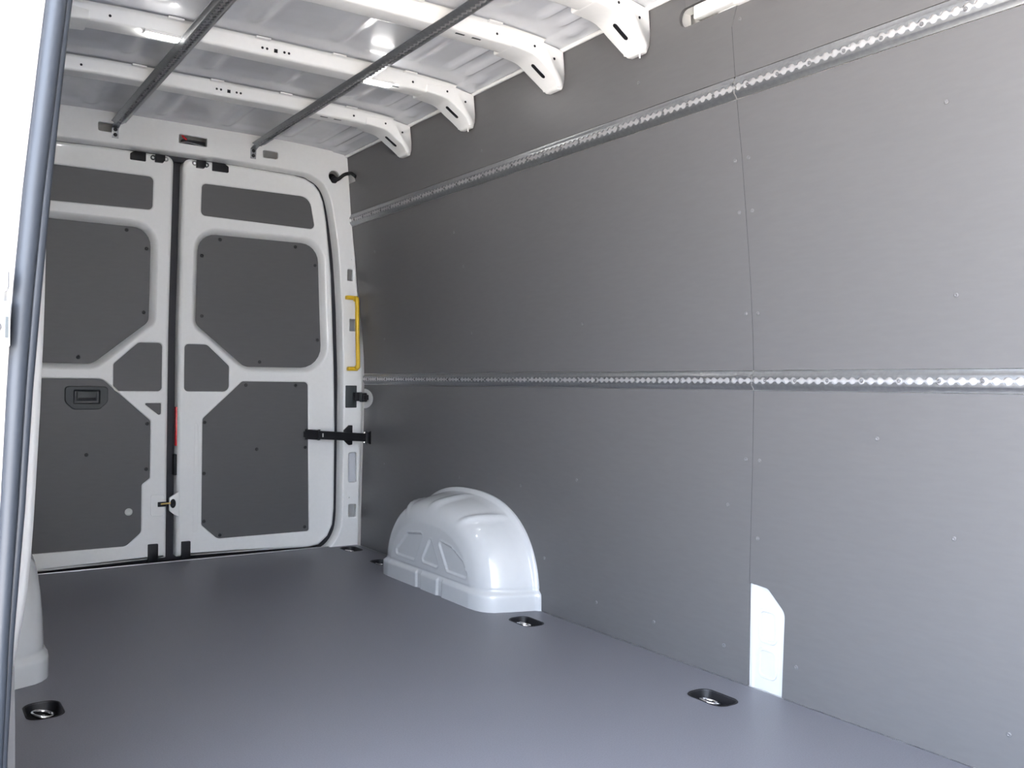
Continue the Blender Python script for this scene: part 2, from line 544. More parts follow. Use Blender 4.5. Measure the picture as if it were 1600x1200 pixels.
# ------------------------------------------------------------------ rear doors
YD = 0.045
dm = rear_map(YD)
DCUT = [1.0, 1.06, 1.12, 1.2, 1.3, 1.4, 1.5, 1.6, 1.7, 1.78]
dsc = disc_mesh('screw', 0.0085, 0.004, DSCREW)


def door_edge(sgn):
    e = [(0.022, 0.010, .006), (0.66, -0.004), (0.715, 0.004), (0.762, 0.045), (0.788, 0.10), (0.795, 0.18), (0.795, 0.60), (0.790, 0.81), (0.784, 0.98), (0.773, 1.15),
         (0.757, 1.36), (0.742, 1.47), (0.720, 1.62), (0.700, 1.715), (0.678, 1.765), (0.648, 1.797), (0.600, 1.819), (0.54, 1.828), (0.3, 1.834), (0.020, 1.834, .035)]
    return [(sgn * x, z) for x, z in rp(e, 5)]


RMAIN = [(.098, 1.47, .075), (.155, 1.512), (.600, 1.512, .09), (.700, 1.460), (.742, 0.890, .10), (.345, 0.885, .06), (.098, 1.075, .05)]
RMAIN = [(.100, 1.510, .085), (.693, 1.512, .095), (.737, 0.889, .11), (.335, 0.888, .07), (.100, 1.085, .05)]
RTOP = [(.105, 1.732, .022), (.628, 1.732, .06), (.662, 1.575, .022), (.105, 1.583, .022)]
RSMALL = [(.048, .992, .02), (.152, .992, .03), (.257, .893, .02), (.257, .770, .03), (.048, .770, .02)]
RLOW = [(.318, .822, .02), (.648, .822, .02), (.662, .077, .012), (.208, .077, .04), (.133, .148, .02), (.133, .645, .02)]
LLOW = [(-.300, .826, .05), (-.660, .826, .02), (-.668, .077, .012), (-.195, .077, .04), (-.130, .135, .03), (-.130, .350, .015), (-.095, .378, .015), (-.095, .638, .02)]
LTRI = [(-.132, .719, .006), (-.050, .719, .006), (-.050, .652, .010)]
ER = [(0, 0), (.003, .0008), (.005, .003), (.006, .007)]
DEEP = [(0, 0), (.004, .001), (.010, .006), (.026, .028), (.028, .040)]


def mir(p): return [(-a[0],) + tuple(a[1:]) for a in p]


def build_door(sgn, nm, low, extra):
    root = empty(nm, (sgn * 0.4, YD, 0))
    prop(root, kind='structure')
    main = RMAIN if sgn > 0 else mir(RMAIN)
    topp = RTOP if sgn > 0 else mir(RTOP)
    small = RSMALL if sgn > 0 else mir(RSMALL)
    grow = lambda p, d: offs(ccw(rp(p, 6)), d)
    shapes = [(main, DEEP, .024, .036), (topp, ER, .004, .0055), (small, ER, .004, .0055), (low, ER, .004, .0055)] + [(e, ER, .004, .0055) for e in extra]
    holes = [grow(p, g) for p, _, g, _ in shapes]
    fr = sheet('door_frame', door_edge(sgn), holes, dm, WHITE, root,
               [(-.014, 0), (-.008, .002), (-.002, .008), (0, .016), (0, .058)], [r for _, r, _, _ in shapes], cuts_v=DCUT, back=False)
    fr['label'] = 'white pressed steel door frame'
    pans = []
    for p, _, g, d in shapes:
        q = sheet('door_board', grow(p, 0.006), [], rear_map(YD + d), PANEL, root, [(0, 0), (0, .004)], cuts_v=DCUT)
        pans.append(q)
    return root, fr, pans


doorR, frR, panR = build_door(1, 'door_1', RLOW, [])
doorL, frL, panL = build_door(-1, 'door_2', LLOW, [LTRI])
for pan, pts, d in [(panR[0], [(.207, 1.487), (.125, 1.405), (.134, 1.125), (.576, 1.487), (.682, 1.405), (.709, 1.033), (.413, .916)], .036),
                    (panL[0], [(-.207, 1.490), (-.120, 1.415), (-.125, 1.128), (-.393, .918), (-.576, 1.49), (-.68, 1.41), (-.70, 1.03)], .036),
                    (panR[3], [(.393, .494), (.337, .803), (.585, .804), (.145, .627), (.145, .388), (.147, .164), (.222, .094), (.638, .496), (.64, .10)], .0055),
                    (panL[3], [(-.361, .492), (-.110, .625), (-.112, .42), (-.60, .80), (-.64, .49), (-.62, .11)], .0055)]:
    for x, z in pts:
        put_mesh('screw', dsc, pan, (x, YD - lean(z) + d, z), (0, -1, 0))
# round pale plug in the left low board
plug = put_mesh('plug', disc_mesh('plug', 0.0165, 0.005, CREAM, 20), panL[3], (-.185, YD + .0055, .231), (0, -1, 0))
plug['label'] = 'round pale plug'
# recessed inside door handle
hp = sheet('handle_cup', rp([(-.446, .788, .012), (-.280, .788, .012), (-.280, .724, .03), (-.312, .694, .02), (-.414, .694, .02), (-.446, .724, .03)]),
           [rrect(-.418, -.306, .712, .778, .008)], rear_map(YD - .004), DARKP, doorL, [(0, 0), (.003, .002), (.004, .009)], [[(0, 0), (.003, .001), (.008, .009)]], back=False)
hp['label'] = 'dark plastic handle cup'
box('handle_lever', (-.404, YD - .010, .728), (-.322, YD - .002, .770), DARKP, doorL, .005)
box('handle_slot', (-.398, YD - .0115, .733), (-.328, YD - .0095, .742), BLACK, doorL, .001)


def latch(door, x0, x1, flip):
    """black catch with two lugs near the top of a door"""
    zc = 1.813
    y = YD - lean(zc)
    xc = (x0 + x1) / 2
    o = prism('top_catch', rp([(xc - .018, zc - .018), (xc + .016 , zc - .018), (xc + .016, zc - .012), (xc + .022, zc - .010), (xc + .022, zc + .014), (xc - .018, zc + .016)]), 'y', y - .022, y + .004, BLACK, door, .002)
    o['label'] = 'black top catch'
    for s in (-1, 1):
        bm = bmesh.new()
        mtx = Matrix.Translation((xc + s * .027, y - .006, zc)) @ Matrix.Rotation(math.pi / 2, 4, 'X')
        a = []
        for k in range(16):
            th = 2 * math.pi * k / 16
            for r, h in ((.011, -.004), (.011, .004), (.006, .004), (.006, -.004)):
                a.append(bm.verts.new(mtx @ Vector((r * math.cos(th), r * math.sin(th), h))))
        for k in range(16):
            for j in range(4):
                i0 = k * 4 + j; i1 = k * 4 + (j + 1) % 4; j0 = ((k + 1) % 16) * 4 + j; j1 = ((k + 1) % 16) * 4 + (j + 1) % 4
                bm.faces.new((a[i0], a[i1], a[j1], a[j0]))
        finish('lug', bm, DARKP if s * flip < 0 else CHROME, o)


latch(doorL, -.119, -.052, 1)
latch(doorR, .062, .127, -1)
for door, s, x0, x1 in ((doorL, -1, -.208, -.142), (doorR, 1, .149, .224)):
    z0, z1 = 1.792, 1.832
    y = YD - lean(1.81)
    if s < 0: poly = [(x0, z0, .005), (x1, z0, .003), (x1, z1, .003), (x0 + .02, z1, .008), (x0, z1 - .012, .008)]
    else: poly = [(x0, z0, .003), (x1, z0, .005), (x1, z1 - .012, .008), (x1 - .02, z1, .008), (x0, z1, .003)]
    o = prism('black_cover', rp(poly, 3), 'y', y - .006, y + .004, BLACK, door, .0015)
    o['label'] = 'black rectangular cover near the top edge'
for door, x0, x1 in ((doorL, -.103, -.060), (doorR, .043, .083)):
    o = box('stop_block', (x0, YD - .014, 0.0), (x1, YD + .02, .080), BLACK, door, .003)
    o['label'] = 'black rubber stop at the foot of the door'
# striker lug, latch slot and locks in the gap
prism('lock_tab', rp([(.030, .312), (.012, .300, .006), (-.012, .285, .01), (-.012, .226, .01), (.012, .205, .006), (.030, .196)], 3), 'y', YD - .004, YD + .010, WHITE, doorR, .002)
o = put_mesh('lock_plug', disc_mesh('lock_plug', .017, .006, BLACK, 14), doorR, (.004, YD - .003, .258), (0, -1, 0))
o.scale = (.75, 1.25, 1)
box('latch_slot', (-.062, YD - .003, .246), (-.026, YD + .01, .268), BLACK, doorL, .002)
o = tube('latch_pin', [(-.050, YD - .006, .258), (-.008, YD - .008, .261)], .0045, BRASS, doorL, 8)
o['label'] = 'brass latch pin'
sheet('pressed_pad', rrect(-.092, -.030, .205, .305, .012), [offs(ccw(rrect(-.092, -.030, .205, .305, .012)), -.004)], rear_map(YD - .0015), WHITE, doorL, [(0, 0), (.001, .002)])
rf = box('red_reflector', (.0165, YD + .012, .520), (.0235, YD + .045, .700), RED, doorR, .002)
rf['label'] = 'red reflector on the edge of the right rear door'
lk = box('edge_lock', (.0105, YD + .010, .385), (.0235, YD + .050, .482), BLACK, doorR, .003)
lk['label'] = 'black lock case on the door edge'
sheet('pressed_line', rp([(.100, .640, .01), (.118, .610, .01), (.118, .130, .01), (.094, .110, .01)]), [offs(ccw(rp([(.100, .640, .01), (.118, .610, .01), (.118, .130, .01), (.094, .110, .01)])), -.003)], rear_map(YD - .001), WHITE, doorR, [(0, 0), (.001, .002)])

# ------------------------------------------------------------------ roof
nx, ny = 150, 300
Y0, Y1 = -0.075, FRONT
BOWS = [-0.755, -1.280, -1.850, -2.268, -2.80, -3.33, -3.86]
BW = 0.085


def sstep(a, b, x):
    t = max(0, min(1, (x - a) / (b - a)))
    return t * t * (3 - 2 * t)


BEADS = [(-.64, .030), (-.40, .055), (-.12, .045), (.16, .045), (.44, .055), (.60, .026), (.675, .022)]


def roof_z(x, y):
    z = zr(x)
    b = [Y0 + .03] + BOWS + [Y1]
    for hi, lo in zip(b, b[1:]):
        if lo <= y <= hi:
            e = sstep(0.10, 0.17, hi - y) * sstep(0.05, 0.12, y - lo)
            z += 0.006 * e
            for xc, w in BEADS:
                dx = abs(x - xc)
                if dx < w: z -= 0.017 * e * (0.5 + 0.5 * math.cos(math.pi * dx / w)) * (1 if abs(xc) < .58 else .9)
            # little pads pressed in the side flange
            for s in (-1, 1):
                for yy in (hi - .13, lo + .10):
                    q = ((x - s * .735) / .018) ** 2 + ((y - yy) / .05) ** 2
                    if q < 1: z -= 0.006 * (1 - q)
    if abs(x) > .705: z -= 0.004
    return z


bm = bmesh.new()
g = []
for j in range(ny + 1):
    y = Y0 + (Y1 - Y0) * j / ny
    g.append([bm.verts.new((-.80 + 1.6 * i / nx, y, roof_z(-.80 + 1.6 * i / nx, y))) for i in range(nx + 1)])
for j in range(ny):
    for i in range(nx):
        bm.faces.new((g[j][i], g[j][i + 1], g[j + 1][i + 1], g[j + 1][i]))
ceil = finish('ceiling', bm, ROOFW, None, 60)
prop(ceil, kind='structure')
o = box('outer_roof', (-1.0, FRONT - .1, 2.04), (1.0, 0.15, 2.07), WHITE, ceil)
for s, n in ((1, 'right'), (-1, 'left')):
    tr = tube('roof_flange', [(s * (xw(1.937) - .004), -.06, 1.938), (s * (xw(1.937) - .004), FRONT, 1.938)], .008, WHITE, ceil, 8)

dot = disc_mesh('bolt_hole', 0.0045, 0.001, BLACK, 8)
ordn = ['roof bow nearest the rear doors, its gusset ending above the wall rail', 'second roof bow from the rear doors, carrying the two lit strip lamps',
        'third roof bow from the rear doors', 'fourth roof bow from the rear doors, with the largest gusset in view']
for bi_, yb in enumerate(BOWS):
    root = empty('roof_bow', (0, yb, 1.92))
    lab = ('white ' + ordn[bi_]) if bi_ < 4 else ['white roof bow above the sliding door opening, rearmost of those three', 'white roof bow above the middle of the sliding door opening', 'white roof bow nearest the front partition'][bi_ - 4]
    prop(root, lab, 'roof bow', 'roof bows')
    H = 0.052
    # hat section swept across; section (dy, dz below the skin), camera side is -y
    sec = [(-.022, .004), (-.012, .004), (-.004, .010), (0, H - .008), (.004, H - .002), (.012, H), (BW - .012, H), (BW - .004, H - .002), (BW, H - .008), (BW + .004, .010), (BW + .012, .004), (BW + .026, .004)]
    bm = bmesh.new()
    n = 60
    rows = []
    for i in range(n + 1):
        x = -.700 + 1.40 * i / n
        rows.append([bm.verts.new((x, yb + a, zr(x) - d)) for a, d in sec])
    for a, b in zip(rows, rows[1:]):
        for k in range(len(sec) - 1): bm.faces.new((a[k], b[k], b[k + 1], a[k + 1]))
    finish('beam', bm, WHITE, root, 50, recalc=True)
    # round holes in the middle of the beam's face
    for x in (-.046, -.030, .030, .046): put_mesh('bolt_hole', dot, root, (x, yb - .0022, zr(x) - .030), (0, -1, -.05))
    box('square_hole', (-.006, yb - .0032, zr(0) - .037), (.006, yb + .002, zr(0) - .025), BLACK, root)
    for x in (-.52, .52): put_mesh('bolt_hole', dot, root, (x, yb - .0022, zr(x) - .030), (0, -1, -.05))
    for x in (.40, .46): box('slot_hole', (x - .016, yb + .022, zr(x) - H - .0008), (x + .016, yb + .030, zr(x) - H + .004), DARKP, root)
    for x in (-.62, -.33, -.05, .22, .50): box('edge_tab', (x - .025, yb - .030, zr(x) - .008), (x + .025, yb - .012, zr(x) - .002), WHITE, root, .002)
    for s in (-1, 1):
        gz = zr(.70)
        # side web polygon in (x, z): sloping lower edge down to the wall tongue
        low = [(.575, zr(.575) - H), (.625, zr(.625) - H - .002), (.672, 1.895), (.715, 1.868), (.748, 1.846), (.768, 1.826), (.774, 1.812)]
        wallside = [(xw(z) - .003, z) for z in (1.812, 1.83, 1.86, 1.90, 1.935)]
        LP = [(v.x, v.y) for v in smooth_path([(x, z, 0) for x, z in low], 4)]
        P = LP + wallside + [(.70, zr(.70) - .004), (.640, zr(.64) - .012), (.575, zr(.575) - .022)]
        yc = yb + .052

        def wid(z):      # the gusset is as wide as the bow and ends in a rounded tongue on the wall
            return .022 + .034 * math.sqrt(max(0, min(1, 1 - ((1.862 - z) / .052) ** 2))) if z < 1.862 else .056
        bm = bmesh.new()
        F_ = [bm.verts.new((s * x, yc - wid(z), z)) for x, z in P]
        B_ = [bm.verts.new((s * x, yc + wid(z), z)) for x, z in P]
        bm.faces.new(F_); bm.faces.new(B_[::-1])
        nP = len(P)
        for i in range(nP):
            bm.faces.new((F_[i], F_[(i + 1) % nP], B_[(i + 1) % nP], B_[i]))
        bmesh.ops.recalc_face_normals(bm, faces=bm.faces)
        ed = [e for e in bm.edges if len(e.link_faces) == 2 and e.calc_face_angle(0) > 0.8]
        bmesh.ops.bevel(bm, geom=ed, offset=.006, segments=3, profile=0.5, affect='EDGES')
        gs = finish('gusset', bm, WHITE, root, 40)
        # black inlay on the sloping underside, standing in for a long slot's shade
        P0 = Vector((.688, 1.8865)); P1 = Vector((.744, 1.8495))
        d = (P1 - P0).normalized(); nrm = Vector((d.y, -d.x))
        bm = bmesh.new()
        lo_, hi_ = [], []
        for e_ in (1, -1):
            for k in range(9):
                th = -math.pi / 2 + math.pi * k / 8
                q = (P0 + P1) / 2 + d * e_ * (.024 + .0075 * math.cos(th))
                yy = yb + .046 + e_ * .0075 * math.sin(th)
                for lst, dp in ((lo_, .0022), (hi_, -.006)):
                    w_ = q + nrm * dp
                    lst.append(bm.verts.new((s * w_.x, yy, w_.y)))
        bm.faces.new(lo_); bm.faces.new(hi_[::-1])
        for i in range(len(lo_)):
            j = (i + 1) % len(lo_)
            bm.faces.new((lo_[i], lo_[j], hi_[j], hi_[i]))
        sl_ = finish('slot', bm, BLACK, gs)
        sl_['label'] = 'black inlay for the shade in a long slot'
        for (hx, hz) in ((.665, 1.925), (.745, 1.900)):
            put_mesh('bolt_hole', dot, gs, (s * hx, yb - .0045, hz), (0, -1, 0))
        if bi_ in (1, 3) and s > 0:
            tube('drip_pin', [(s * .780, yc - .018, 1.822), (s * .782, yc - .018, 1.800)], [.003, .0025], WHITE, gs, 6)

# strip lamps on the second bow
for s, side in ((-1, 'left'), (1, 'right')):
    xc = -.363 if s < 0 else .386
    L = empty('strip_lamp', (xc, BOWS[1] + BW, 1.92))
    prop(L, 'lit white strip lamp on the second roof bow, beside the %s ceiling rail' % side, 'lamp', 'strip lamps on the roof bow')
    zc = zr(xc) - .052
    yL = BOWS[1] - .003
    box('housing', (xc - .056, yL, zc - .006), (xc + .056, yL + .034, zc + .004), WHITE, L, .002)
    box('diffuser', (xc - .050, yL + .002, zc - .012), (xc + .050, yL + .032, zc - .005), LED, L, .003)


# ------------------------------------------------------------------ perforated lashing rails
def rail(root, length, fmap, screw_every=4, start=0.0, scr_mesh=None, norm=(-1, 0, 0), close=True):
    """fmap(u along, v across, w out of the wall)"""
    p = .025
    n = int(length / p)
    seg = 10
    us, edge = [], []
    for i in range(n):
        for k in range(seg):
            a = -p / 2 + p * k / seg
            us.append(i * p + p * k / seg)
            edge.append(max(.0032, math.sqrt(max(0, .0100 ** 2 - a * a))))
    us.append(n * p); edge.append(.0032)
    us = [u * length / (n * p) for u in us]
    bm = bmesh.new()
    for s in (-1, 1):
        prof = lambda e: [(-.0285, 0), (-.0285, .0022), (-.0245, .0028), (-.0160, .0085), (-.0145, .0100), (-e, .0100), (-e - .0004, .0072)]
        prev = None
        for u, e in zip(us, edge):
            row = [bm.verts.new(fmap(u, s * v, w)) for v, w in prof(e)]
            if prev:
                for k in range(len(row) - 1):
                    bm.faces.new((prev[k], row[k], row[k + 1], prev[k + 1]) if s < 0 else (prev[k], prev[k + 1], row[k + 1], row[k]))
            prev = row
    finish('rail_profile', bm, ZINC, root, 50, recalc=False)
    bm = bmesh.new()
    prev = None
    N = max(2, int(length / .1))
    for i in range(N + 1):
        u = length * i / N
        row = [bm.verts.new(fmap(u, v, w)) for v, w in ((-.0125, .006), (-.0105, .0015), (.0105, .0015), (.0125, .006))]
        if prev:
            for k in range(3): bm.faces.new((prev[k], row[k], row[k + 1], prev[k + 1]))
        prev = row
    finish('rail_channel', bm, BRIGHT, root, 30, recalc=False)
    i = 0
    u = start * p
    while u < length:
        put_mesh('rail_screw', scr_mesh, root, fmap(u, 0, .0016), norm)
        u += p * screw_every


rs = disc_mesh('rail_screw', .0050, .003, SCREW, 8)


def wall_rail(label, z0, z1, ya, yb, start):
    zc = (z0 + z1) / 2
    sl = (xw(z1) - xw(z0)) / (z1 - z0)
    tv = Vector((sl, 0, 1)).normalized()
    nv = Vector((-1, 0, sl)).normalized()
    o = Vector((xw(zc) + .001, ya, zc))
    root = empty('cargo_rail', o)
    prop(root, label, 'cargo rail', 'perforated rails on the side wall')
    rail(root, ya - yb, lambda u, v, w: o + Vector((0, -u, 0)) + tv * v * (z1 - z0) / .057 + nv * w, 4, start, rs, nv)
    return root


wall_rail('upper galvanised wall rail, the long piece left of the board seam', UP0, UP1, -.056, SEAM + .002, 1.5)
wall_rail('upper galvanised wall rail, the piece right of the board seam', UP0, UP1, SEAM - .002, FRONT + .02, 1.5)
wall_rail('lower galvanised wall rail, the long piece left of the board seam', LOW0, LOW1, -.056, SEAM + .002, 1.5)
wall_rail('lower galvanised wall rail, the piece right of the board seam', LOW0, LOW1, SEAM - .002, FRONT + .02, 1.5)

for xr, side in ((-.282, 'left'), (.318, 'right')):
    zt = zr(xr) - .0525
    o = Vector((xr, -.15, zt))
    root = empty('ceiling_rail', o)
    prop(root, 'perforated galvanised rail under the roof bows, the %s one, bolted to the rear header' % side, 'cargo rail', 'perforated rails under the roof')
    rail(root, 4.2, lambda u, v, w: o + Vector((v, -u, -w - .001)), 4, 1.5, rs, (0, 0, -1))
    # bent foot down to the header
    path = [(-.15, zt - .004), (-.115, zt - .004), (-.083, zt - .010), (-.0795, 1.905), (-.0755, 1.862)]
    bm = bmesh.new()
    rows = []
    for (y, z) in path:
        rows.append([bm.verts.new((xr + a, y + b, z + c)) for a, b, c in ((-.0135, 0, 0), (.0135, 0, 0), (.0135, -.003, -.003), (-.0135, -.003, -.003))])
    for a, b in zip(rows, rows[1:]):
        for k in range(4): bm.faces.new((a[k], a[(k + 1) % 4], b[(k + 1) % 4], b[k]))
    bm.faces.new(rows[0]); bm.faces.new(rows[-1])
    finish('end_foot', bm, ZINC, root, 20)
    fb = disc_mesh('bolt', .0085, .006, DSCREW, 8)
    for z in (1.895, 1.873): put_mesh('bolt', fb, root, (xr, -.0835 if z > 1.88 else -.0815, z), (0, -1, 0))


# ------------------------------------------------------------------ wheel arches
def arch(sgn, label):
    c = -1.105
    # rings: (distance from the wall surface towards the middle, half length, height)
    R = [(.899, .492, .394), (.893, .492, .394), (.888, .490, .392), (.882, .480, .380), (.876, .476, .376), (.84, .465, .370), (.80, .452, .362), (.77, .440, .354), (.745, .426, .344),
         (.727, .410, .332), (.713, .388, .314), (.705, .362, .292), (.702, .335, .268)]
    f = 0.985
    while f > 0.03:
        R.append((.7015 - .0005 * f, .335 * f, .268 * f)); f -= .0145
    n = 220
    ex = 2 / 2.45
    tri = [(-.93, .205), (-.83, .125), (-.83, .103), (-.995, .103), (-1.07, .222)], [(-1.125, .216), (-1.048, .107), (-1.20, .104)], [(-1.18, .215), (-1.258, .103), (-1.42, .101), (-1.375, .160), (-1.29, .200)]
    tri = [rp([(a, b, .012) for a, b in t], 4) for t in tri]
    segs = [[(t[i], t[(i + 1) % len(t)]) for i in range(len(t))] for t in tri]

    def sdf(y, z):
        best = 1e9
        for t, sg in zip(tri, segs):
            inside = False
            dm_ = 1e9
            for (a, b), (c2, d2) in sg:
                if (b > z) != (d2 > z) and y < (c2 - a) * (z - b) / (d2 - b) + a: inside = not inside
                L2 = (c2 - a) ** 2 + (d2 - b) ** 2
                tt = max(0, min(1, ((y - a) * (c2 - a) + (z - b) * (d2 - b)) / L2)) if L2 else 0
                dm_ = min(dm_, math.hypot(y - a - tt * (c2 - a), z - b - tt * (d2 - b)))
            best = min(best, -dm_ if inside else dm_)
        return best
    bm = bmesh.new()
    rows = []
    nb = 16
    zb = .085
    for k, (x, a, h) in enumerate(R):
        row = []
        face = k >= 12
        for i in range(n + 1):
            th = math.pi * i / n
            cy = math.copysign(abs(math.cos(th)) ** ex, math.cos(th)); sz = abs(math.sin(th)) ** ex
            y = c - a * cy
            z = h * sz
            X = x
            # ridges over the top
            if 4 <= k <= 11:
                for tc, wd in ((58, 4.2), (88, 4.2), (121, 4.2)):
                    dt = abs(math.degrees(th) - tc - (x - .8) * (-60 if tc < 80 else (-30 if tc < 100 else 60))) / wd
                    if dt < 1:
                        b_ = .011 * (0.5 + .5 * math.cos(math.pi * dt)) * sstep(.704, .735, x) * (1 - sstep(.835, .872, x))
                        z += b_ * sz; y -= b_ * cy
            row.append([X, y, z])
        rows.append(row)
    V = []
    for k, row in enumerate(rows):
        vr = []
        for (X, y, z) in row:
            if k >= 12:
                dd = sdf(y, z)
                X += .005 * (1 - sstep(-.005, .001, dd)) - .0016 * (1 - sstep(.0, .005, abs(dd - .002)))
            # base ledge
            led = 1 - sstep(.056, .072, z)
            notch = 0
            for yn in (-1.045, -1.215):
                notch = max(notch, 1 - sstep(.014, .022, abs(y - yn)))
            amt = .011 * led * (1 - .6 * notch * (1 if k >= 10 else 0)) - .002 * (1 - sstep(0, .006, abs(z - .074)))
            if k >= 8: X -= amt
            if k < 12: y += (amt if y > c else -amt) * sstep(.3, .9, abs(y - c) / max(1e-6, R[k][1]))
            vr.append(bm.verts.new((sgn * X, y, z)))
        V.append(vr)
    for a, b in zip(V, V[1:]):
        for i in range(n): bm.faces.new((a[i], a[i + 1], b[i + 1], b[i]))
    bm.faces.new(V[-1])
    o = finish('wheel_arch', bm, ARCHW, None, 60)
    prop(o, label, 'wheel arch', 'wheel arch covers')
    return o


arch(1, 'glossy white moulded wheel arch cover against the right grey wall')
arch(-1, 'white wheel arch cover half hidden behind the door pillar at the left')

# ------------------------------------------------------------------ tie-downs in the floor
elabel = ['recessed black tie-down with chrome ring in front of the right wheel arch', 'recessed black tie-down with chrome ring beside the white cut-out in the wall',
          'recessed black tie-down with chrome ring in front of the left wheel arch', 'recessed tie-down half hidden behind the right wheel arch', 'recessed tie-down at the foot of the right rear post']
for e, lb in zip(EYES, elabel):
    x, y, a = e
    root = empty('tie_down', (x, y, -.02))
    prop(root, lb, 'tie-down', 'tie-downs in the floor')
    ar = math.radians(a)
    rot = lambda u, v, w: Vector((x + u * math.cos(ar) - v * math.sin(ar), y + u * math.sin(ar) + v * math.cos(ar), w))
    L, Wd = EYE_L / 2, EYE_W / 2
    base = ccw(rp([(-L, -Wd, Wd * .75), (L, -Wd, Wd * .75), (L, Wd, Wd * .75), (-L, Wd, Wd * .75)], 6))
    bm = bmesh.new()
    prev = None
    for d, z in ((.0035, .0006), (.002, .0018), (-.0005, .0012), (-.003, -.010), (-.007, -.020), (-.014, -.022)):
        vr = [bm.verts.new(rot(u, v, z)) for u, v in offs(base, d)]
        if prev:
            for i in range(len(vr)): bm.faces.new((prev[i], prev[(i + 1) % len(vr)], vr[(i + 1) % len(vr)], vr[i]))
        prev = vr
    bm.faces.new(prev)
    finish('cup', bm, BLACK, root, 50)
    ring = []
    for k in range(25):
        th = 2 * math.pi * k / 24
        ring.append(rot(.010 + .026 * math.cos(th), .024 * math.sin(th), -.013 + .006 * math.sin(th)))
    tube('ring', ring, .0045, CHROME, root, 8)
    put_mesh('bolt', disc_mesh('bolt', .008, .006, CHROME, 8), root, rot(-.034, 0, -.0215), (0, 0, 1))
    put_mesh('bolt', disc_mesh('bolt', .007, .007, CHROME, 8), root, rot(.010, 0, -.0215), (0, 0, 1))

# ------------------------------------------------------------------ fittings on the right rear post
gh = empty('grab_handle', (.845, -.03, .88))
prop(gh, 'yellow upright grab handle on the right rear post', 'grab handle')
tube('bar', smooth_path([(.852, -.052, 1.232), (.853, -.066, 1.242), (.8535, -.072, 1.225), (.857, -.072, 1.07), (.864, -.068, .915), (.864, -.062, .896), (.863, -.05, .90)], 5), .0105, YELLOW, gh, 12)
for z, x0 in ((1.246, .806), (.890, .823)):
    bm_ = box('foot', (x0, -.052 if z > 1 else -.044, z - .010), (x0 + .056, -.026 if z > 1 else -.016, z + .010), YELLOW, gh, .006, 3)

ck = empty('door_check', (.64, .04, .56))
prop(ck, 'black door check arm reaching from the right rear door past the post', 'door check')
A = Vector((.640, .026, .562)); B = Vector((.872, -.200, .552))
dv = (B - A).normalized(); sv = Vector((dv.y, -dv.x, 0)).normalized()


def slab(name, a, b, h, t, mt, par, bev=.003, z0=0):
    P0 = A + dv * a; P1 = A + dv * b
    bm = bmesh.new()
    bmesh.ops.create_cube(bm, size=1)
    for v in bm.verts:
        q = P0.lerp(P1, v.co.x + .5)
        v.co = q + sv * v.co.y * t + Vector((0, 0, v.co.z * h + z0))
    bmesh.ops.bevel(bm, geom=bm.edges[:], offset=bev, segments=2, profile=.5, affect='EDGES')
    return finish(name, bm, mt, par)


Lc = (B - A).length
slab('arm', .02, Lc - .004, .040, .010, BLACK, ck)
slab('hinge_block', -.005, .060, .047, .026, BLACK, ck)
slab('hinge_nose', -.016, .0, .022, .014, BLACK, ck, .003)
slab('end_stop', Lc - .016, Lc, .056, .018, BLACK, ck)
slab('roller', Lc - .030, Lc - .020, .056, .006, CHROME, ck, .003)
q = slab('label_tag', .080, .086, .018, .0115, CREAM, ck, .0005)
prism('bracket', rp([(.812, .530), (.838, .506, .004), (.856, .508, .004), (.856, .606, .004), (.838, .606, .004), (.812, .582)], 3), 'y', -.030, -.014, BLACK, ck, .002)

lp_ = empty('latch_plate', (.853, -.03, .75))
prop(lp_, 'square black plate with a black connector on the right rear post', 'latch plate')
box('plate', (.820, -.024, .694), (.880, -.014, .806), DARKP, lp_, .003)
box('connector', (.858, -.050, .728), (.900, -.022, .772), BLACK, lp_, .004)
box('plug', (.880, -.095, .726), (.904, -.046, .768), BLACK, lp_, .004)
for y in (-.062, -.078): box('rib', (.878, y - .003, .724), (.906, y + .003, .770), DARKP, lp_, .001)
prism('pin', rp([(.885, .735), (.903, .735), (.903, .760), (.885, .760)]), 'y', -.114, -.094, BLACK, lp_, .002)
sh = sheet('white_shroud', [(a * .98 + .0, b) for a, b in semi], [], lambda u, v, d: (xw(v) + .004 + d, u, v), WHITE, lp_, [(0, 0), (0, .006)])

cb = tube('cable', smooth_path([(.700, -.020, 1.818), (.716, -.070, 1.812), (.738, -.086, 1.818), (.765, -.092, 1.842), (.785, -.105, 1.850), (.790, -.130, 1.846), (.797, -.165, 1.824)], 5), [.009] * 6 + [.0085] * 24 + [.008], BLACK, None, 10)
prop(cb, 'short black cable hanging out of the round hole in the upper right corner', 'cable')
gm = tube('grommet', [(.722, -.040, 1.826), (.722, -.078, 1.815)], [.026, .018], BLACK, cb, 16)

# ------------------------------------------------------------------ left side: pillar, jamb, door seal, left wall, front partition
wl = empty('wall_left', (-.9, -1.5, 0))
prop(wl, kind='structure')
sheet('inner_board', [(-2.74, 0), (-.05, 0), (-.05, 1.94), (-2.74, 1.94)], [], lambda u, v, d: (-xw(v) - d, u, v), PANEL, wl, [(0, 0), (0, .01)], cuts_v=ZCUT)
sheet('outer_side', [(-2.74, -.1), (.12, -.1), (.12, 2.05), (-2.74, 2.07)], [], lambda u, v, d: (-xw(v) - .10 - d, u, v), WHITE, wl, [(0, 0), (0, .01)], cuts_v=ZCUT)
INN = [(-.1, -.945), (0, -.940), (.2, -.928), (.30, -.920), (.385, -.910), (.444, -.898), (.535, -.886), (.627, -.881), (.77, -.875), (.90, -.871), (1.05, -.869), (1.14, -.868), (1.25, -.862), (1.35, -.853), (1.6, -.826), (1.8, -.805), (1.95, -.79)]
